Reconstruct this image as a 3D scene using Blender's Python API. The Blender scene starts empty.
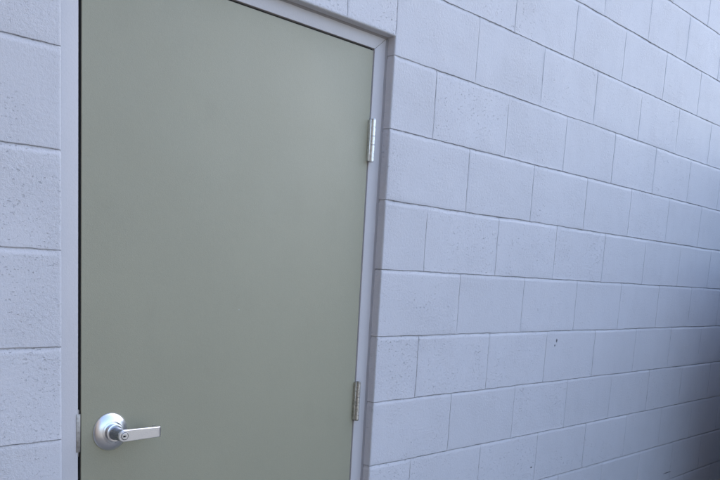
import bpy, bmesh, math, random
import numpy as np
from mathutils import Vector, Matrix, noise
random.seed(7)
S = 0.0254                     # everything below is laid out in inches, x along the wall, z from the mid course line
FLOOR = -56.0                  # ground line on that scale
def P(x, y, z): return Vector((x*S, y*S, (z-FLOOR)*S))
scene = bpy.context.scene
C = scene.collection

# ------------------------------------------------------------------ world / light
SUN_EL, SUN_AZ = math.radians(38), math.radians(62)      # the sun stands behind the wall, so this face is in open shade
w = bpy.data.worlds.new("World"); scene.world = w; w.use_nodes = True
nt = w.node_tree; nt.nodes.clear()
out = nt.nodes.new('ShaderNodeOutputWorld'); bg = nt.nodes.new('ShaderNodeBackground'); sky = nt.nodes.new('ShaderNodeTexSky')
sky.sky_type = 'NISHITA'; sky.sun_disc = False
sky.sun_elevation = SUN_EL; sky.sun_rotation = SUN_AZ
sky.air_density = .85; sky.dust_density = 4.0; sky.ozone_density = 1.0; sky.altitude = 50
bg.inputs['Strength'].default_value = 0.15
nt.links.new(sky.outputs[0], bg.inputs[0]); nt.links.new(bg.outputs[0], out.inputs[0])
sl = bpy.data.lights.new('sun', 'SUN'); sl.energy = 3.0; sl.angle = math.radians(0.5); sl.color = (1, .95, .88)
so = bpy.data.objects.new('sun', sl); C.objects.link(so)
d = Vector((math.sin(SUN_AZ)*math.cos(SUN_EL), math.cos(SUN_AZ)*math.cos(SUN_EL), math.sin(SUN_EL)))
so.rotation_euler = d.to_track_quat('Z', 'Y').to_euler(); so.location = (0, 6, 8)

# ------------------------------------------------------------------ materials
def mat(name):
    m = bpy.data.materials.new(name); m.use_nodes = True
    return m, m.node_tree, m.node_tree.nodes['Principled BSDF']
def N(t, typ, **kw):
    n = t.nodes.new(typ)
    for k, v in kw.items():
        if k in n.inputs: n.inputs[k].default_value = v
        else: setattr(n, k, v)
    return n
def L(t, a, b): t.links.new(a, b)
def math_(t, op, a, b=None, c=None, clamp=False):
    n = t.nodes.new('ShaderNodeMath'); n.operation = op; n.use_clamp = clamp
    for i, v in enumerate((a, b, c)):
        if v is None: continue
        if isinstance(v, (int, float)): n.inputs[i].default_value = v
        else: t.links.new(v, n.inputs[i])
    return n.outputs[0]
def mixc(t, fac, a, b):
    n = t.nodes.new('ShaderNodeMix'); n.data_type = 'RGBA'
    for k, v in (('Factor', fac), ('A', a), ('B', b)):
        s = [i for i in n.inputs if i.name == k and (i.type == ('VALUE' if k == 'Factor' else 'RGBA'))][0]
        if isinstance(v, (int, float)): s.default_value = v
        elif isinstance(v, tuple): s.default_value = v + (1,)
        else: t.links.new(v, s)
    return [o for o in n.outputs if o.type == 'RGBA'][0]
def noise_(t, vec, scale, detail=3, rough=.5):
    n = N(t, 'ShaderNodeTexNoise', Scale=scale, Detail=detail, Roughness=rough); L(t, vec, n.inputs['Vector']); return n.outputs['Fac']
def ramp(t, v, a, b):          # 0 at a, 1 at b
    n = t.nodes.new('ShaderNodeMapRange'); n.interpolation_type = 'SMOOTHSTEP'
    L(t, v, n.inputs[0]); n.inputs[1].default_value = a; n.inputs[2].default_value = b
    return n.outputs[0]

WALL = (.604, .602, .630)
def block_paint():
    m, t, b = mat('block_paint')
    geo = N(t, 'ShaderNodeNewGeometry'); pos = geo.outputs['Position']
    big = noise_(t, pos, 2.2, 3); mid = noise_(t, pos, 14, 4, .6)
    v1 = math_(t, 'MULTIPLY_ADD', big, .14, .93); v1 = math_(t, 'MULTIPLY_ADD', mid, .05, math_(t, 'SUBTRACT', v1, .025)); v1 = math_(t, 'MULTIPLY_ADD', noise_(t, pos, 260, 3, .7), .16, math_(t, 'SUBTRACT', v1, .08))
    tone = N(t, 'ShaderNodeAttribute', attribute_name='block_tone').outputs['Fac']
    v1 = math_(t, 'MULTIPLY_ADD', tone, .022, v1)
    n = t.nodes.new('ShaderNodeVectorMath'); n.operation = 'SCALE'; n.inputs[0].default_value = WALL; L(t, v1, n.inputs[3])
    col = n.outputs[0]
    # pores: two sizes, gated by patches
    mp = N(t, 'ShaderNodeMapping'); mp.inputs['Scale'].default_value = (1, 1, 1.5); L(t, pos, mp.inputs[0])
    warp = N(t, 'ShaderNodeTexNoise', Scale=160.0, Detail=2.0); L(t, pos, warp.inputs['Vector'])
    wv = t.nodes.new('ShaderNodeVectorMath'); wv.operation = 'MULTIPLY_ADD'; L(t, warp.outputs['Color'], wv.inputs[0])
    wv.inputs[1].default_value = (.014, .014, .009); L(t, mp.outputs[0], wv.inputs[2])
    pores = []
    for sc, th, sof, gs, glo, ghi in ((95, .19, .16, 5.5, .40, .60), (190, .24, .18, 9, .34, .52)):
        vo = N(t, 'ShaderNodeTexVoronoi', Scale=float(sc)); L(t, wv.outputs[0], vo.inputs['Vector'])
        sep = N(t, 'ShaderNodeSeparateColor'); L(t, vo.outputs['Color'], sep.inputs[0])
        size = math_(t, 'MULTIPLY', sep.outputs[0], th*1.9)             # each pore its own size, many almost closed
        dd = math_(t, 'SUBTRACT', size, vo.outputs['Distance'])
        p = ramp(t, dd, 0.0, sof*.45)
        gate = ramp(t, math_(t, 'MULTIPLY_ADD', tone, .10, noise_(t, pos, gs, 2)), glo+.06, ghi+.10)
        rnd = ramp(t, sep.outputs[1], .55, .7)
        pores.append(math_(t, 'MULTIPLY', math_(t, 'MULTIPLY', p, gate), rnd))
    pore = math_(t, 'MAXIMUM', pores[0], math_(t, 'MULTIPLY', pores[1], .7))
    # hairline cracks that run in the joints
    wob = math_(t, 'MULTIPLY_ADD', noise_(t, pos, 70, 4, .65), .20, -.10)
    wn = math_(t, 'MULTIPLY_ADD', noise_(t, pos, 35, 2), .13, -.012)
    crk = None
    for ax in 'hv':
        cu = N(t, 'ShaderNodeAttribute', attribute_name='crack_u'+ax).outputs['Fac']
        cs = N(t, 'ShaderNodeAttribute', attribute_name='crack_s'+ax).outputs['Fac']
        au = math_(t, 'ABSOLUTE', math_(t, 'ADD', cu, wob))
        c_ = ramp(t, math_(t, 'SUBTRACT', math_(t, 'MULTIPLY', cs, wn), au), -.008, .022)
        crk = c_ if crk is None else math_(t, 'MAXIMUM', crk, c_)
    # two small chips of old paint and a scratch
    chips = None
    for (cx, cz, rx, rz) in ((CH[0][0], CH[0][1], .22, .34), (CH[0][0]-.45, CH[0][1]-.75, .16, .2), (CH[1][0], CH[1][1], 2.2, .10), (CH[2][0], CH[2][1], .28, .14)):
        c = P(cx, 0, cz); vs = t.nodes.new('ShaderNodeVectorMath'); vs.operation = 'SUBTRACT'; L(t, pos, vs.inputs[0]); vs.inputs[1].default_value = (c.x, 0, c.z)
        vm = t.nodes.new('ShaderNodeVectorMath'); vm.operation = 'MULTIPLY'; L(t, vs.outputs[0], vm.inputs[0]); vm.inputs[1].default_value = (1/(rx*S), 4, 1/(rz*S))
        vl = t.nodes.new('ShaderNodeVectorMath'); vl.operation = 'LENGTH'; L(t, vm.outputs[0], vl.inputs[0])
        r_ = math_(t, 'ADD', vl.outputs['Value'], math_(t, 'MULTIPLY_ADD', noise_(t, pos, 260, 2), 1.6, -.8))
        k = math_(t, 'SUBTRACT', 1.0, ramp(t, r_, .75, 1.0))
        chips = k if chips is None else math_(t, 'MAXIMUM', chips, k)
    col = mixc(t, math_(t, 'MULTIPLY', pore, .24), col, (.18, .19, .22))
    col = mixc(t, math_(t, 'MULTIPLY', math_(t, 'MULTIPLY', crk, ramp(t, noise_(t, pos, 22, 3, .7), .30, .52)), .50), col, (.10, .10, .11))
    col = mixc(t, math_(t, 'MULTIPLY', chips, .85), col, (.05, .05, .055))
    # faint grime streaks and scuffs
    mp2 = N(t, 'ShaderNodeMapping'); mp2.inputs['Scale'].default_value = (3, 3, 2); L(t, pos, mp2.inputs[0])
    gr = ramp(t, noise_(t, mp2.outputs[0], 3, 5, .6), .5, .85)
    col = mixc(t, math_(t, 'MULTIPLY', gr, .12), col, (.36, .37, .40))
    L(t, col, b.inputs['Base Color'])
    b.inputs['Roughness'].default_value = .55; b.inputs['Specular IOR Level'].default_value = .35
    # relief: gritty block under paint
    g1 = noise_(t, pos, 120, 4, .6); g2 = noise_(t, pos, 420, 3, .65)
    rough_patch = ramp(t, noise_(t, pos, 6, 2), .35, .75)
    h = math_(t, 'MULTIPLY_ADD', g1, 1.0, math_(t, 'MULTIPLY', g2, .62))
    h = math_(t, 'MULTIPLY', h, math_(t, 'MULTIPLY_ADD', rough_patch, .8, .6))
    h = math_(t, 'SUBTRACT', h, math_(t, 'MULTIPLY', pore, 1.6))
    h = math_(t, 'SUBTRACT', h, math_(t, 'MULTIPLY', crk, 1.5))
    h = math_(t, 'SUBTRACT', h, math_(t, 'MULTIPLY', chips, 1.0))
    bp = N(t, 'ShaderNodeBump', Strength=1.0, Distance=.0016); L(t, h, bp.inputs['Height']); L(t, bp.outputs[0], b.inputs['Normal'])
    return m
CH = [(27.1, -9.5), (78.7, -38.4), (22.9, -29.5), (-10.5, 21.5), (-4.0, 1.6)]
M_BLOCK = block_paint()

def enamel(name, col, rough, bump, bs, spec=.5, smudge=0):
    m, t, b = mat(name)
    tc = N(t, 'ShaderNodeNewGeometry').outputs['Position']
    v = math_(t, 'MULTIPLY_ADD', noise_(t, tc, 3.5, 4), .10, .95)
    v = math_(t, 'MULTIPLY_ADD', noise_(t, tc, 300, 3, .7), .12, math_(t, 'SUBTRACT', v, .06))
    n = t.nodes.new('ShaderNodeVectorMath'); n.operation = 'SCALE'; n.inputs[0].default_value = col; L(t, v, n.inputs[3])
    c = n.outputs[0]
    if smudge:
        mp = N(t, 'ShaderNodeMapping'); mp.inputs['Scale'].default_value = (2, 1, 1.2); L(t, tc, mp.inputs[0])
        c = mixc(t, math_(t, 'MULTIPLY', ramp(t, noise_(t, mp.outputs[0], 4, 5, .65), .52, .8), smudge), c, tuple(x*.72 for x in col))
        vo = N(t, 'ShaderNodeTexVoronoi', Scale=9.0); L(t, tc, vo.inputs['Vector'])
        c = mixc(t, math_(t, 'MULTIPLY', math_(t, 'SUBTRACT', 1.0, ramp(t, vo.outputs['Distance'], .008, .02)), .5), c, (.7, .72, .72))
    L(t, c, b.inputs['Base Color'])
    L(t, math_(t, 'MULTIPLY_ADD', noise_(t, tc, 8, 4), .16, rough-.08), b.inputs['Roughness'])
    b.inputs['Specular IOR Level'].default_value = spec
    h = math_(t, 'ADD', noise_(t, tc, bs, 3, .5), math_(t, 'MULTIPLY', noise_(t, tc, bs*.12, 2), .5))
    bp = N(t, 'ShaderNodeBump', Strength=bump, Distance=.0006); L(t, h, bp.inputs['Height']); L(t, bp.outputs[0], b.inputs['Normal'])
    return m
M_DOOR = enamel('door_paint', (.340, .326, .232), .52, .55, 480, .5, .15)
M_FRAME = enamel('frame_paint', (.565, .548, .555), .45, .5, 300, .45, .22)
M_CAULK = enamel('caulk', (.34, .335, .35), .6, .5, 200, .3, .3)
def metal(name, col, rough, bump=.05, dirt=0.0):
    m, t, b = mat(name)
    tc = N(t, 'ShaderNodeNewGeometry').outputs['Position']
    b.inputs['Metallic'].default_value = 1
    c = mixc(t, math_(t, 'MULTIPLY', ramp(t, noise_(t, tc, 130, 4, .6), .42, .7), dirt), col, (.16, .15, .14))
    L(t, c, b.inputs['Base Color'])
    mp = N(t, 'ShaderNodeMapping'); mp.inputs['Scale'].default_value = (1, 1, 14); L(t, tc, mp.inputs[0])
    L(t, math_(t, 'MULTIPLY_ADD', noise_(t, mp.outputs[0], 120, 3), .14, rough-.07), b.inputs['Roughness'])
    bp = N(t, 'ShaderNodeBump', Strength=bump, Distance=.0003); L(t, noise_(t, mp.outputs[0], 200, 2), bp.inputs['Height']); L(t, bp.outputs[0], b.inputs['Normal'])
    return m
M_CHROME = metal('satin_chrome', (.78, .79, .81), .30, .008, .02)
M_NECK = metal('dark_satin_steel', (.34, .36, .41), .28, .01, .03)
M_STEEL = metal('hinge_steel', (.86, .87, .87), .42, .1, .25)
M_STEEL2 = metal('hinge_steel_dull', (.62, .60, .56), .45, .15, .55)
M_STRIKE = metal('strike_steel', (.42, .40, .38), .5, .2, .5)
M_GAP_SHADE = enamel('gap_shade_paint', (.02, .02, .022), .6, .2, 200, .3)  # black that stands for the shade in the gaps round the leaf
M_EDGE_SHADE = enamel('edge_shade_paint', (.055, .055, .052), .55, .3, 150, .4, .3)  # dark colour standing for shade on the leaf edges
M_DARK = enamel('dark_slot', (.02, .02, .02), .6, .1, 200, .3)

def asphalt():
    m, t, b = mat('asphalt')
    pos = N(t, 'ShaderNodeNewGeometry').outputs['Position']
    vo = N(t, 'ShaderNodeTexVoronoi', Scale=120.0); L(t, pos, vo.inputs['Vector'])
    v = math_(t, 'ADD', math_(t, 'MULTIPLY', noise_(t, pos, .8, 5), .5), math_(t, 'MULTIPLY', vo.outputs['Distance'], .5))
    c = mixc(t, v, (.06, .058, .054), (.12, .115, .108)); L(t, c, b.inputs['Base Color']); b.inputs['Roughness'].default_value = .85
    bp = N(t, 'ShaderNodeBump', Strength=.5, Distance=.004); L(t, vo.outputs['Distance'], bp.inputs['Height']); L(t, bp.outputs[0], b.inputs['Normal'])
    return m
def concrete():
    m, t, b = mat('concrete')
    pos = N(t, 'ShaderNodeNewGeometry').outputs['Position']
    c = mixc(t, noise_(t, pos, 5, 6, .65), (.13, .125, .115), (.22, .21, .19)); L(t, c, b.inputs['Base Color']); b.inputs['Roughness'].default_value = .8
    bp = N(t, 'ShaderNodeBump', Strength=.4, Distance=.002); L(t, noise_(t, pos, 150, 3), bp.inputs['Height']); L(t, bp.outputs[0], b.inputs['Normal'])
    return m
def stained_wood():
    m, t, b = mat('stained_wood')
    pos = N(t, 'ShaderNodeNewGeometry').outputs['Position']
    mp = N(t, 'ShaderNodeMapping'); mp.inputs['Scale'].default_value = (12, 12, .8); L(t, pos, mp.inputs[0])
    c = mixc(t, noise_(t, mp.outputs[0], 5, 6, .6), (.018, .015, .013), (.05, .042, .036)); L(t, c, b.inputs['Base Color']); b.inputs['Roughness'].default_value = .75
    return m

# ------------------------------------------------------------------ helpers
def link(name, bm, m, parent=None, smooth=False, loc=None):
    me = bpy.data.meshes.new(name); bm.normal_update(); bm.to_mesh(me); bm.free(); me.materials.append(m)
    o = bpy.data.objects.new(name, me); C.objects.link(o)
    if parent: o.parent = parent; o.matrix_parent_inverse = parent.matrix_world.inverted()
    if smooth:
        me.shade_smooth()
    return o
def sharp(o, deg=40):
    me = o.data; me.shade_smooth()
    bm = bmesh.new(); bm.from_mesh(me)
    for e in bm.edges:
        if len(e.link_faces) == 2 and e.calc_face_angle(0) > math.radians(deg): e.smooth = False
    bm.to_mesh(me); bm.free()
def box(bm, x0, x1, y0, y1, z0, z1, bev=0.0, seg=2):
    r = bmesh.ops.create_cube(bm, size=1)
    vs = r['verts']
    for v in vs: v.co = P(x0 if v.co.x < 0 else x1, y0 if v.co.y < 0 else y1, z0 if v.co.z < 0 else z1)
    if bev:
        es = list({e for v in vs for e in v.link_edges})
        bmesh.ops.bevel(bm, geom=es, offset=bev*S, segments=seg, profile=.5, affect='EDGES')
def prism(bm, poly, y0, y1, bev=0.0):          # polygon in (x,z), extruded along y
    f = [bm.verts.new(P(x, y0, z)) for x, z in poly]; g = [bm.verts.new(P(x, y1, z)) for x, z in poly]
    n = len(poly); faces = [bm.faces.new(f), bm.faces.new(list(reversed(g)))]
    for i in range(n): faces.append(bm.faces.new([f[(i+1) % n], f[i], g[i], g[(i+1) % n]]))
    bmesh.ops.recalc_face_normals(bm, faces=faces)
    if bev:
        es = [e for e in bm.edges if all(v in f for v in e.verts)]
        bmesh.ops.bevel(bm, geom=es, offset=bev*S, segments=3, profile=.5, affect='EDGES')
def lathe(bm, prof, cx, cz, axis='y', n=64, base=0):   # prof: (radius, position along axis)
    rings = []
    for r, p in prof:
        ring = []
        for i in range(n):
            a = 2*math.pi*i/n
            if axis == 'y': ring.append(bm.verts.new(P(cx+r*math.cos(a), p, cz+r*math.sin(a))))
            else: ring.append(bm.verts.new(P(cx+r*math.cos(a), cz+r*math.sin(a), p)))   # axis z: cz is the y centre
        rings.append(ring)
    fs = []
    for a, b in zip(rings, rings[1:]):
        for i in range(n): fs.append(bm.faces.new([a[i], a[(i+1) % n], b[(i+1) % n], b[i]]))
    fs.append(bm.faces.new(rings[0])); fs.append(bm.faces.new(list(reversed(rings[-1]))))
    bmesh.ops.recalc_face_normals(bm, faces=fs)

# ------------------------------------------------------------------ the block wall
OX0, OX1, OZ1 = -56.38, -16.0, 26.05      # door opening
X0, X1, Z0, Z1 = -128.0, 312.0, FLOOR, 96.0
def axis_lines(a0, a1, lo, hi, extra):
    cl = [-.55, -.38, -.27, -.20, -.14, -.09, -.045, 0, .045, .09, .14, .20, .27, .38, .55]
    ls = set()
    k = math.ceil(a0/8)
    while k*8 <= a1:
        j = k*8.0; fine = lo <= j <= hi
        for c in (cl if fine else [-.4, -.15, 0, .15, .4]):
            if a0 <= j+c <= a1: ls.add(round(j+c, 4))
        st = 10 if fine else 3
        for i in range(1, st):
            v = j+.55+(8-1.1)*i/st
            if v <= a1: ls.add(round(v, 4))
        k += 1
    ls.add(a0); ls.add(a1)
    for e in extra:
        ls = {v for v in ls if abs(v-e) > .035}
        ls.add(e)
    return np.array(sorted(ls))
xs = axis_lines(X0, X1, -66, 118, [OX0, OX0-.05, OX0-.14, OX0-.3, OX1, OX1+.05, OX1+.14, OX1+.3])
zs = axis_lines(Z0, Z1, -42, 58, [OZ1, OZ1+.05, OZ1+.14, OZ1+.3])
def joints_in_row(row):          # row index = floor(z/8)
    base = 0 if row % 2 == 1 else 8
    js = [base + 16*i for i in range(-12, 22)]
    if row == 3: js = [j for j in js if j != -32] + [-24]
    return js
rng = random.Random(3)
rows = range(-8, 13)
RJ = {}
for r in rows:
    d_ = {}
    for j in joints_in_row(r):
        q = rng.random()
        d_[j] = dict(dep=rng.uniform(.045, .085), wid=rng.uniform(.12, .19), crack=(rng.uniform(.75, 1.15) if q > .45 else rng.uniform(.42, .75)), off=rng.uniform(-.12, .12), lo=rng.uniform(-.4, .22), hi=rng.uniform(.75, 1.4), seed=rng.uniform(0, 99))
    RJ[r] = d_
BLK = {}; TONE = {}
def blk(r, i):
    if (r, i) not in BLK: BLK[(r, i)] = (rng.uniform(-.018, .022), rng.uniform(-.0025, .0025), rng.uniform(-.004, .004))
    return BLK[(r, i)]
HJ = {k: dict(dep=rng.uniform(.09, .155), crack=rng.uniform(.6, 1.1), seed=rng.uniform(0, 99), w=rng.uniform(.30, .38)) for k in range(-8, 14)}
def sm(a, b, x):
    t_ = min(1, max(0, (x-a)/(b-a))); return t_*t_*(3-2*t_)
def nz(x, y, z=0.): return noise.noise(Vector((x, y, z)))
def wall_point(x, z):
    """returns displaced (x, y, z), crack coordinate, crack strength"""
    kz = round(z/8); dz = z-kz*8
    H = HJ[kz]
    wz = .07*nz(x*.09, H['seed']) + .06*nz(x*.7, H['seed']+5)
    r = math.floor(z/8) if z < Z1 else int(Z1//8)-1
    # vertical joint of this row nearest x
    js = RJ[r]; j = min(js, key=lambda a: abs(a-x)); J = js[j]; dx = x-j
    wx = .06*nz(z*.25, J['seed']) + .06*nz(z*1.1, J['seed']+3) + J['off']*.5
    y = 0.0
    fx, fz = z-r*8, x
    # block face: slight offset and tilt
    li = math.floor((x - (0 if r % 2 == 1 else 8))/16); o_, tx, tz = blk(r, li)
    jl = (0 if r % 2 == 1 else 8)+16*li+8
    face = o_ + tx*(x-jl) + tz*(z-(r*8+4)) + .012*nz(x*.35, z*.35, 2.) + .005*nz(x*1.3, z*1.3, 7.)
    edge_h = min(1, abs(dz)/.5)
    y += face*sm(0, 1, edge_h)*sm(0, .5, abs(dx))
    # horizontal joint: undercut lip above, slope facing the sky below
    d_ = dz
    amp = (.45 if (z < OZ1+.5 and (abs(x-OX1) < .45 or abs(x-OX0) < .45)) else 1.0)*H['dep']*(.75+.5*nz(x*.22, H['seed']+9.)) 
    if r >= 11: amp *= 1
    hw = H['w']
    if -hw <= d_ <= .08:
        prof = sm(.08, .0, d_) if d_ > -.05 else (1-.72*min(1, (-.05-d_)/(hw-.10)) if d_ > -hw+.05 else .28*sm(-hw, -hw+.05, d_))
        y += amp*prof
    # vertical joint
    open_j = (z < OZ1+.2 and (abs(j-OX1) < 1 or abs(j-OX0) < 1))
    frac = (z-r*8)/8
    vis = sm(J['lo']-.15, J['lo']+.05, frac)*(1-sm(J['hi']-.05, J['hi']+.15, frac))
    va = J['dep']*(.45+.55*vis)*(.8+.5*nz(z*.4, J['seed']+20))
    if open_j: va = 0
    y += va*max(0, 1-abs(dx)/J['wid'])**1.0*(1 if abs(dz) > .05 else .5)
    # crack coordinate
    cuh = max(-1, min(1, dz-.035)); csh = max(0, H['crack']*(.75+.75*nz(x*.16, H['seed']+30)))*sm(1.4, .6, abs(dz))*(.45 if x < -50 else 1.0)
    cuv = max(-1, min(1, dx)); csv = max(0, J['crack']*vis*(.85+.5*nz(z*.3, J['seed']+40)))*sm(1.4, .6, abs(dx))
    if z < OZ1+.2 and OX0-1.5 < x < OX1+1.5: csv = 0
    # opening edge rounding
    if z <= OZ1+.4 and OX0-.4 < x < OX1+.4 and x < 0:
        dd = max(OX0-x, x-OX1, 0 if False else -1); dd2 = z-OZ1
        de = math.hypot(max(dd, 0), max(dd2, 0)) if dd2 > 0 else dd
        if de < .16:
            R_ = .16*(1+.5*nz(x*.6, z*.6, 11.)); q = max(0, 1-de/.16); y += R_*(1-math.sqrt(max(0, 1-q*q)))
    fall = sm(1.6, .5, abs(dx)); fallz = sm(1.6, .5, abs(dz))
    near_open = 1.0 if not (OX0-1 < x < OX1+1 and z < OZ1+1) else 0.0
    return x+wx*fall*near_open, y, z+wz*fallz*(near_open if abs(z-OZ1) < 1 else 1), (cuh, csh, cuv, csv, TONE.setdefault((r, li), rng.uniform(-1, 1)))
nx, nzn = len(xs), len(zs)
verts = []; att = []
for zi in zs:
    for xi in xs:
        a, b_, c_, t_ = wall_point(float(xi), float(zi))
        if zi <= FLOOR: c_ = FLOOR
        verts.append(P(a, b_, c_)); att.append(t_)
faces = []
ix0 = int(np.argmin(abs(xs-OX0))); ix1 = int(np.argmin(abs(xs-OX1))); iz1 = int(np.argmin(abs(zs-OZ1)))
for i in range(nzn-1):
    for j in range(nx-1):
        if i < iz1 and ix0 <= j < ix1: continue
        a = i*nx+j; faces.append((a, a+1, a+nx+1, a+nx))
TH = 7.625
def add(p, t_=(1, 0, 1, 0, 0)): verts.append(p); att.append(t_); return len(verts)-1
def reveal(idx, flip, dirv):            # sheets that run back from the opening edge with their own grooves
    depths = [.12, .35, .6, .9, 1.25, 1.7, 3, TH]
    prev = idx
    for dpt in depths:
        cur = []
        for k in idx:
            p = verts[k]; zz = p.z/S+FLOOR; xx = p.x/S
            if dirv[0]:
                kz = round(zz/8); dz = zz-kz*8; g = HJ[kz]['dep']*.35*(1 if -.3 < dz < .05 else 0)
                off = Vector((dirv[0]*(g+.012*nz(zz*.8, dpt*.9, 3.)+.02*nz(zz*.3, dpt, 9.)), 0, 0))
            else:
                g = 0; off = Vector((0, 0, .015*nz(xx*.5, dpt, 4.)))
            y0_ = 0
            cur.append(add(Vector((p.x, dpt*S+max(0, p.y)*max(0, 1-dpt/.35), p.z))+off*S, (att[k][0], att[k][1]*(.8 if dirv[0] else 0), 1, 0, att[k][4])))
        for a in range(len(idx)-1):
            q = (prev[a], prev[a+1], cur[a+1], cur[a])
            faces.append(q if not flip else tuple(reversed(q)))
        prev = cur
    return prev
left = [i*nx+ix0 for i in range(iz1+1)]; right = [i*nx+ix1 for i in range(iz1+1)]; top = [iz1*nx+j for j in range(ix0, ix1+1)]
reveal(left, True, (-1, 0)); reveal(right, False, (1, 0)); reveal(top, True, (0, 1))
# back face, ends and top of the wall (the opening runs right through)
def quad(pts): faces.append(tuple(add(P(*p)) for p in pts))
quad([(X0, TH, Z0), (X0, TH, Z1), (OX0-.02, TH, Z1), (OX0-.02, TH, Z0)])
quad([(OX1+.02, TH, Z0), (OX1+.02, TH, Z1), (X1, TH, Z1), (X1, TH, Z0)])
quad([(OX0-.02, TH, OZ1), (OX0-.02, TH, Z1), (OX1+.02, TH, Z1), (OX1+.02, TH, OZ1)])
quad([(X0, 0, Z1), (X1, 0, Z1), (X1, TH, Z1), (X0, TH, Z1)])
quad([(X0, 0, Z0), (X0, 0, Z1), (X0, TH, Z1), (X0, TH, Z0)])
quad([(X1, 0, Z0), (X1, TH, Z0), (X1, TH, Z1), (X1, 0, Z1)])
me = bpy.data.meshes.new('block_wall'); me.from_pydata([tuple(v) for v in verts], [], faces)
me.materials.append(M_BLOCK)
att = np.array(att, dtype=np.float32)
for k, nm in enumerate(('crack_uh', 'crack_sh', 'crack_uv', 'crack_sv', 'block_tone')):
    at = me.attributes.new(nm, 'FLOAT', 'POINT'); at.data.foreach_set('value', np.ascontiguousarray(att[:, k]))
me.shade_smooth()
wall = bpy.data.objects.new('block_wall', me); C.objects.link(wall)
bm = bmesh.new(); bm.from_mesh(me)
for e in bm.edges:
    if len(e.link_faces) == 2 and e.calc_face_angle(0) > math.radians(60): e.smooth = False
bm.to_mesh(me); bm.free()
wall['label'] = 'pale lavender grey painted concrete block wall surrounding the green door'; wall['category'] = 'wall'; wall['kind'] = 'thing'

# ------------------------------------------------------------------ the door
FY = 1.25                       # how far frame and leaf stand back from the block face
DX0, DX1, DZ1 = -53.92, -18.17, 24.22
root = bpy.data.objects.new('metal_door', None); C.objects.link(root); root.location = P((DX0+DX1)/2, FY, FLOOR)
root['label'] = 'flat sage green metal door in pale painted frame, with lever handle and steel hinges'; root['category'] = 'door'; root['kind'] = 'thing'
bpy.context.view_layer.update()
G = .20                          # gap round the leaf
ix_l, ix_r, iz_t = DX0-.30, DX1+G, DZ1+G+.02
ox_l, ox_r, oz_t = OX0+.07, OX1-.10, OZ1-.10
bm = bmesh.new()
prism(bm, [(ox_l, FLOOR), (ix_l, FLOOR), (ix_l, iz_t), (ox_l, oz_t)], FY, 6.4, .06)
link1 = bm
prism(bm, [(ox_l+.008, oz_t+.004), (ix_l+.004, iz_t+.008), (ix_r-.004, iz_t+.008), (ox_r-.008, oz_t+.004)], FY+.004, 6.4, .05)
prism(bm, [(ix_r, FLOOR), (ox_r, FLOOR), (ox_r, oz_t-.012), (ix_r, iz_t-.012)], FY, 6.4, .06)
box(bm, ix_l-.01, ix_l+.62, FY+1.83, FY+4, FLOOR, iz_t+.01)
box(bm, ix_r-.62, ix_r+.01, FY+1.83, FY+4, FLOOR, iz_t+.01)
box(bm, ix_l+.62, ix_r-.62, FY+1.83, FY+4, iz_t-.62, iz_t+.01)
frame = link('door_frame', bm, M_FRAME, root); sharp(frame, 50)
frame['label'] = 'pale grey painted metal frame with mitred corner'
# caulk bead where frame meets block
bm = bmesh.new()
def bead(pts, inward):
    secs = []
    for k, (x, z) in enumerate(pts):
        w_ = .20+.07*nz(x*.5, z*.5, 21.)
        ix, iz = inward
        a = (x+ix*w_, FY-.005, z+iz*w_); m1 = (x+ix*w_*.38, FY-.10, z+iz*w_*.38); b = (x-ix*.04, FY-w_-.02, z-iz*.04); c = (x-ix*.04, FY+.3, z-iz*.04)
        secs.append([bm.verts.new(P(*q)) for q in (a, m1, b, c)])
    for s0, s1 in zip(secs, secs[1:]):
        for i in range(3): bm.faces.new([s0[i], s0[i+1], s1[i+1], s1[i]])
n_ = 90
bead([(OX1+.0, FLOOR+(OZ1-FLOOR)*i/n_) for i in range(n_+1)], (-1, 0))
bead([(OX0-.0, FLOOR+(OZ1-FLOOR)*i/n_) for i in range(n_+1)], (1, 0))
bead([(OX0+(OX1-OX0)*i/50, OZ1) for i in range(51)], (0, -1))
bmesh.ops.recalc_face_normals(bm, faces=bm.faces[:])
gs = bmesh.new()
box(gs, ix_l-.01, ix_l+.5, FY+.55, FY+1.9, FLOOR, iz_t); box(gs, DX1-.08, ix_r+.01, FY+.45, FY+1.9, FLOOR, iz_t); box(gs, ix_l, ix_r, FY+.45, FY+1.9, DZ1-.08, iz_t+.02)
link('gap_shade', gs, M_GAP_SHADE, frame)  # black filler strips, paint the shade into the gaps round the leaf
ck = link('caulk_bead', bm, M_CAULK, frame, True)
# strike lip on the left jamb
bm = bmesh.new()
box(bm, ix_l-.20, ix_l+.20, FY-.05, FY+.02, -17.6, -14.15, .03)
box(bm, ix_l+.02, ix_l+.075, FY+.0, FY+1.6, -18.0, -13.75, .01)
st = link('strike_plate', bm, M_STRIKE, frame); sharp(st)
# leaf
bm = bmesh.new(); box(bm, DX0, DX1, FY+.03, FY+1.78, FLOOR+.6, DZ1, .06, 3)
leaf = link('door_panel', bm, M_DOOR, root); sharp(leaf, 60)

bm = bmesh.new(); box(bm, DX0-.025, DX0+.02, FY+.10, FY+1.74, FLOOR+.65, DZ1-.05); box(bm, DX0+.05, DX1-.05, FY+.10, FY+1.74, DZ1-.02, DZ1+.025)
ec = link('edge_shade', bm, M_EDGE_SHADE, leaf)  # dark strips that paint shade onto the leaf's lock edge and top
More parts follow.
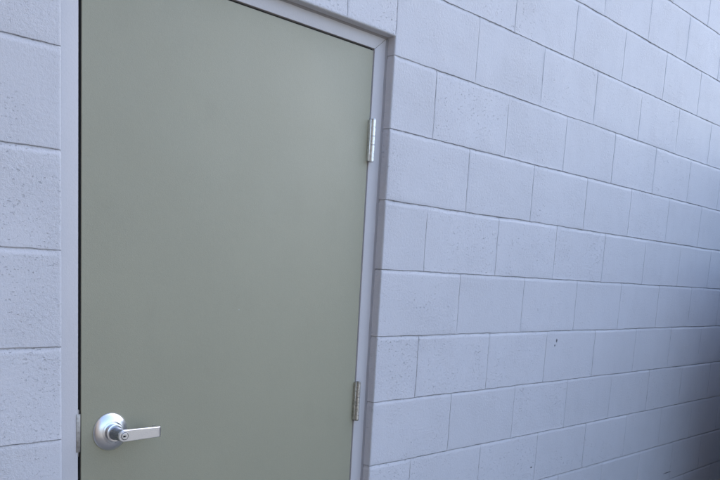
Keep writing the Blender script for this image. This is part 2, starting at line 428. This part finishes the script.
# hinges
def hinge(zc, m, label=None):
    HX, HY = (DX1+ix_r)/2+.10, FY-.40
    bm = bmesh.new()
    h = 4.6; z0 = zc-h/2
    box(bm, DX1-.03, DX1+.045, FY-.36, FY+1.5, z0, z0+h, .012)            # leaf let into the door edge
    box(bm, ix_r-.05, ix_r+.02, FY-.36, FY+1.5, z0, z0+h, .012)
    # leaf knuckle wrap visible beside the barrel
    box(bm, DX1-.20, DX1+.05, FY-.34, FY+.025, z0+.02, z0+h-.02, .03)
    pl = link('hinge', bm, m, root); sharp(pl)
    if label: pl['label'] = label
    bm = bmesh.new()
    segs = [(0, .82), (.86, 1.80), (1.84, 2.76), (2.80, 3.74), (3.78, 4.6)]
    for a, b in segs: lathe(bm, [(.235, z0+a), (.27, z0+a+.03), (.27, z0+b-.03), (.235, z0+b)], HX, HY, 'z', 24)
    for a, b in ((.80, .88), (3.72, 3.80)): lathe(bm, [(.25, z0+a), (.25, z0+b)], HX, HY, 'z', 24)
    kn = link('hinge_barrel', bm, m, pl); sharp(kn, 45)
    bm = bmesh.new()
    lathe(bm, [(.15, z0-.12), (.235, z0-.09), (.25, z0-.03), (.2, z0+.0), (.2, z0+h), (.25, z0+h+.03), (.235, z0+h+.09), (.13, z0+h+.12)], HX, HY, 'z', 24)
    pn = link('hinge_pin', bm, m, pl); sharp(pn, 45)
hinge(14.45, M_STEEL, 'bright clean upper hinge')
hinge(-15.75, M_STEEL2, 'dull speckled lower hinge')
hinge(-45.9, M_STEEL2)

# lever handle
LX, LZ = -51.02, -16.05
F0 = FY+.03
bm = bmesh.new()
lathe(bm, [(1.74, F0+.0), (1.76, F0-.05), (1.73, F0-.13), (1.60, F0-.24), (1.38, F0-.37), (1.16, F0-.46), (1.02, F0-.49), (.98, F0-.46), (.96, F0-.32)], LX, LZ, n=96)
rose = link('lever_handle', bm, M_CHROME, root); sharp(rose, 40); rose['label'] = 'satin chrome lever handle with round rose and keyhole'
bm = bmesh.new()
lathe(bm, [(.95, F0-.30), (.95, F0-.36), (.78, F0-.42), (.76, F0-.70), (.84, F0-.85), (.84, F0-.93), (.76, F0-.97), (.70, F0-.96)], LX, LZ, n=72)
col = link('collar', bm, M_CHROME, rose); sharp(col, 40)
bm = bmesh.new()
lathe(bm, [(.66, F0-.90), (.60, F0-1.15), (.56, F0-1.6), (.555, F0-2.25)], LX, LZ, n=64)
nk = link('neck', bm, M_NECK, rose); sharp(nk, 40)
# lever: an upright flat blade with rounded hub end, bent back to the door at its free end
bm = bmesh.new()
LY = F0-2.42; T = .26
EX = LX+4.05
path = []                                # (x, y) centreline of the blade's outer face, with half height
for i in range(9):
    a = math.pi*(.5+.5*i/8); path.append((LX-.02+.56*math.cos(a), LY, .56*math.sin(a)+.001))
path = [(LX-.55, LY, .05), (LX-.50, LY, .26), (LX-.38, LY, .41), (LX-.2, LY, .52), (LX, LY, .56), (LX+.3, LY, .545)]
for i in range(1, 9): path.append((LX+.3+(EX-.42-LX-.3)*i/8, LY, .545-.05*i/8))
rb = .40
for i in range(1, 8):
    a = math.pi/2*i/7; path.append((EX-.42+rb*math.sin(a), LY+rb*(1-math.cos(a)), .495-.01*i/7))
for i in range(1, 5): path.append((EX-.02, LY+rb+.95*i/4, .485-.04*i/4))
secs = []
for k, (x, y, hh) in enumerate(path):
    a = path[max(0, k-1)]; b = path[min(len(path)-1, k+1)]
    tx, ty = b[0]-a[0], b[1]-a[1]; l_ = math.hypot(tx, ty); nx_, ny_ = -ty/l_, tx/l_     # inward normal
    bv = min(.06, hh*.3); ring = []
    for (o_, zz) in ((bv, -hh), (0, -hh+bv), (0, hh-bv), (bv, hh), (T-bv, hh), (T, hh-bv), (T, -hh+bv), (T-bv, -hh)):
        ring.append(bm.verts.new(P(x+nx_*o_, y+ny_*o_, LZ+zz)))
    secs.append(ring)
for s0, s1 in zip(secs, secs[1:]):
    for i in range(8): bm.faces.new([s0[i], s0[(i+1) % 8], s1[(i+1) % 8], s1[i]])
bm.faces.new(secs[0]); bm.faces.new(list(reversed(secs[-1])))
bmesh.ops.recalc_face_normals(bm, faces=bm.faces[:])
lv = link('lever', bm, M_CHROME, rose); sharp(lv, 35)
bm = bmesh.new()
lathe(bm, [(.40, LY+.05), (.40, LY-.02), (.385, LY-.04), (.36, LY-.04), (.35, LY-.012), (.315, LY-.012), (.305, LY-.05), (.29, LY-.06), (.01, LY-.06)], LX+.02, LZ, n=48)
cy = link('lock_cylinder', bm, M_CHROME, rose); sharp(cy, 30)
bm = bmesh.new()
box(bm, LX-.17, LX+.06, LY-.068, LY-.05, LZ-.10, LZ+.07, .02); box(bm, LX+.03, LX+.16, LY-.068, LY-.05, LZ-.02, LZ+.05, .01)
lathe(bm, [(.352, LY-.014), (.352, LY-.0165), (.312, LY-.0165), (.312, LY-.014)], LX+.02, LZ, n=48)
ring = []
link('keyhole', bm, M_DARK, rose)

# ------------------------------------------------------------------ ground and added objects that block light
def sheet(name, x0, x1, y0, y1, z, m):
    bm = bmesh.new(); bm.faces.new([bm.verts.new(p) for p in ((x0, y0, z), (x1, y0, z), (x1, y1, z), (x0, y1, z))]); o = link(name, bm, m); o['kind'] = 'structure'; return o
sheet('ground', -150, 150, -150, 150, -.004, asphalt())
sheet('pavement', X0*S, X1*S, -1.5, -0.0, 0.0, concrete())
# added dark container, out of view, set close to shade the wall's right end
def painted_steel():
    m, t, b = mat('container_paint')
    pos = N(t, 'ShaderNodeNewGeometry').outputs['Position']
    c = mixc(t, ramp(t, noise_(t, pos, 6, 6, .7), .55, .72), (.030, .040, .056), (.050, .048, .052)); L(t, c, b.inputs['Base Color']); b.inputs['Roughness'].default_value = .6
    return m
MC = painted_steel(); MLID = enamel('lid_plastic', (.015, .015, .016), .5, .3, 60)
cont = bpy.data.objects.new('added_shade_container', None); C.objects.link(cont); cont.location = P(98, -46, FLOOR); bpy.context.view_layer.update()
cont['label'] = 'added unseen dark steel container with black lids, shading the block wall'; cont['category'] = 'waste container'
CX0, CX1, CY0, CY1, CZ0, CZ1 = 70, 126, -80, -29, FLOOR+6, 6
bm = bmesh.new()
prism(bm, [(CX0, CZ0), (CX1, CZ0), (CX1, CZ1), (CX0, CZ1)], CY0, CY1, .3)
for k in range(4): box(bm, CX0+3+k*14.6, CX0+6+k*14.6, CY0-1.6, CY0+.2, CZ0+2, CZ1-4, .2); box(bm, CX0+3+k*14.6, CX0+6+k*14.6, CY1-.2, CY1+1.6, CZ0+2, CZ1-4, .2)
for y in (CY0+6, CY0+28, CY1-9): box(bm, CX0-1.6, CX0+.2, y, y+3, CZ0+2, CZ1-4, .2); box(bm, CX1-.2, CX1+1.6, y, y+3, CZ0+2, CZ1-4, .2)
box(bm, CX0-2, CX1+2, CY0-2, CY1+2, CZ1-3.5, CZ1-.6, .3)
o = link('body', bm, MC, cont); sharp(o)
for a, b_ in ((CX0-1, (CX0+CX1)/2-.4), ((CX0+CX1)/2+.4, CX1+1)):
    bm = bmesh.new(); box(bm, a, b_, CY0-2.5, CY1+1, CZ1+.1, CZ1+1.6, .4)
    for k in range(2): box(bm, a+5+k*12, a+8+k*12, CY0, CY1-2, CZ1+1.5, CZ1+2.4, .3)
    o = link('lid', bm, MLID, cont); sharp(o)
for a in (CX0-5, CX1+1):
    bm = bmesh.new(); box(bm, a, a+4, CY0+14, CY1-14, -26, -20, .3); o = link('fork_pocket', bm, MC, cont); sharp(o)
for a in (CX0+8, CX1-8):
    for b_ in (CY0+8, CY1-8):
        bm = bmesh.new(); lathe(bm, [(2.6, a-1), (3, a-.7), (3, a+.7), (2.6, a+1)], 0, 0, 'z', 24)
        bmesh.ops.transform(bm, matrix=Matrix.Translation(P(a, b_, FLOOR+3)) @ Matrix.Rotation(math.pi/2, 4, 'X') @ Matrix.Translation(-P(0, 0, a)), verts=bm.verts)
        o = link('wheel', bm, MLID, cont); sharp(o)

bm = bmesh.new()  # added fence, out of view, for a soft fall-off at the wall's end
FX = 133.0
for i in range(19):
    y1_ = -.6-i*5.6; box(bm, FX, FX+.9, y1_-5.45, y1_, FLOOR+1.5, 34+random.uniform(-.3, .3), .08)
for z in (-44, -4, 24): box(bm, FX+.9, FX+2.4, -106, -.6, z, z+3.5, .1)
for y in (-3.5, -54, -105): box(bm, FX+2.4, FX+6, y-1.8, y+1.8, FLOOR, 35, .1)
f = link('added_shade_fence', bm, stained_wood()); f['label'] = 'added unseen dark board fence that dims the right end of the block wall'; f['category'] = 'light blocker'

# added dark wall, unseen at left, cuts the light reaching the door reveal
def stucco():
    m, t, b = mat('brown_stucco')
    pos = N(t, 'ShaderNodeNewGeometry').outputs['Position']
    c = mixc(t, noise_(t, pos, 3, 5, .6), (.055, .048, .044), (.085, .075, .068)); L(t, c, b.inputs['Base Color']); b.inputs['Roughness'].default_value = .85
    bp = N(t, 'ShaderNodeBump', Strength=.6, Distance=.003); L(t, noise_(t, pos, 90, 4), bp.inputs['Height']); L(t, bp.outputs[0], b.inputs['Normal'])
    return m
bm = bmesh.new(); box(bm, -160, X0-.2, -230, 8, FLOOR, 124, .2); box(bm, -161.5, X0+1.3, -231.5, 9.5, 124.1, 128, .2)
o = link('added_shade_wall', bm, stucco()); sharp(o); o['label'] = 'added unseen brown stucco wall that darkens the door reveal'; o['category'] = 'wall'; o['kind'] = 'thing'

# ------------------------------------------------------------------ camera
q = [8.27556189e+02, -9.09051432e+01, -6.50896151e+01, -1.80343111e-01, 8.27750488e-01, -1.64589623e-01, 5.58135824e-02, 0, 3.50689737e+02, 4.06987941e+02]
yw, pt, rl = q[4:7]
fwd = Vector((math.sin(yw)*math.cos(pt), math.cos(yw)*math.cos(pt), math.sin(pt))); r0 = Vector((math.cos(yw), -math.sin(yw), 0)); u0 = r0.cross(fwd)
rt = math.cos(rl)*r0+math.sin(rl)*u0; up = -math.sin(rl)*r0+math.cos(rl)*u0
cam = bpy.data.cameras.new('camera'); co = bpy.data.objects.new('camera', cam); C.objects.link(co)
mw = Matrix((( rt.x, up.x, -fwd.x, 0), (rt.y, up.y, -fwd.y, 0), (rt.z, up.z, -fwd.z, 0), (0, 0, 0, 1)))
co.matrix_world = Matrix.Translation(P(q[1], q[2], q[3])) @ mw
cam.sensor_width = 36; cam.lens = q[0]/720*36; cam.shift_x = (360-q[8])/720; cam.shift_y = (q[9]-240)/720
cam.clip_start = .05; cam.clip_end = 1000
scene.camera = co
scene.render.resolution_x = 1024; scene.render.resolution_y = 683
scene.view_settings.view_transform = 'Standard'; scene.view_settings.look = 'None'; scene.view_settings.gamma = 1
scene.view_settings.use_curve_mapping = False
scene.view_settings.exposure = 2.26
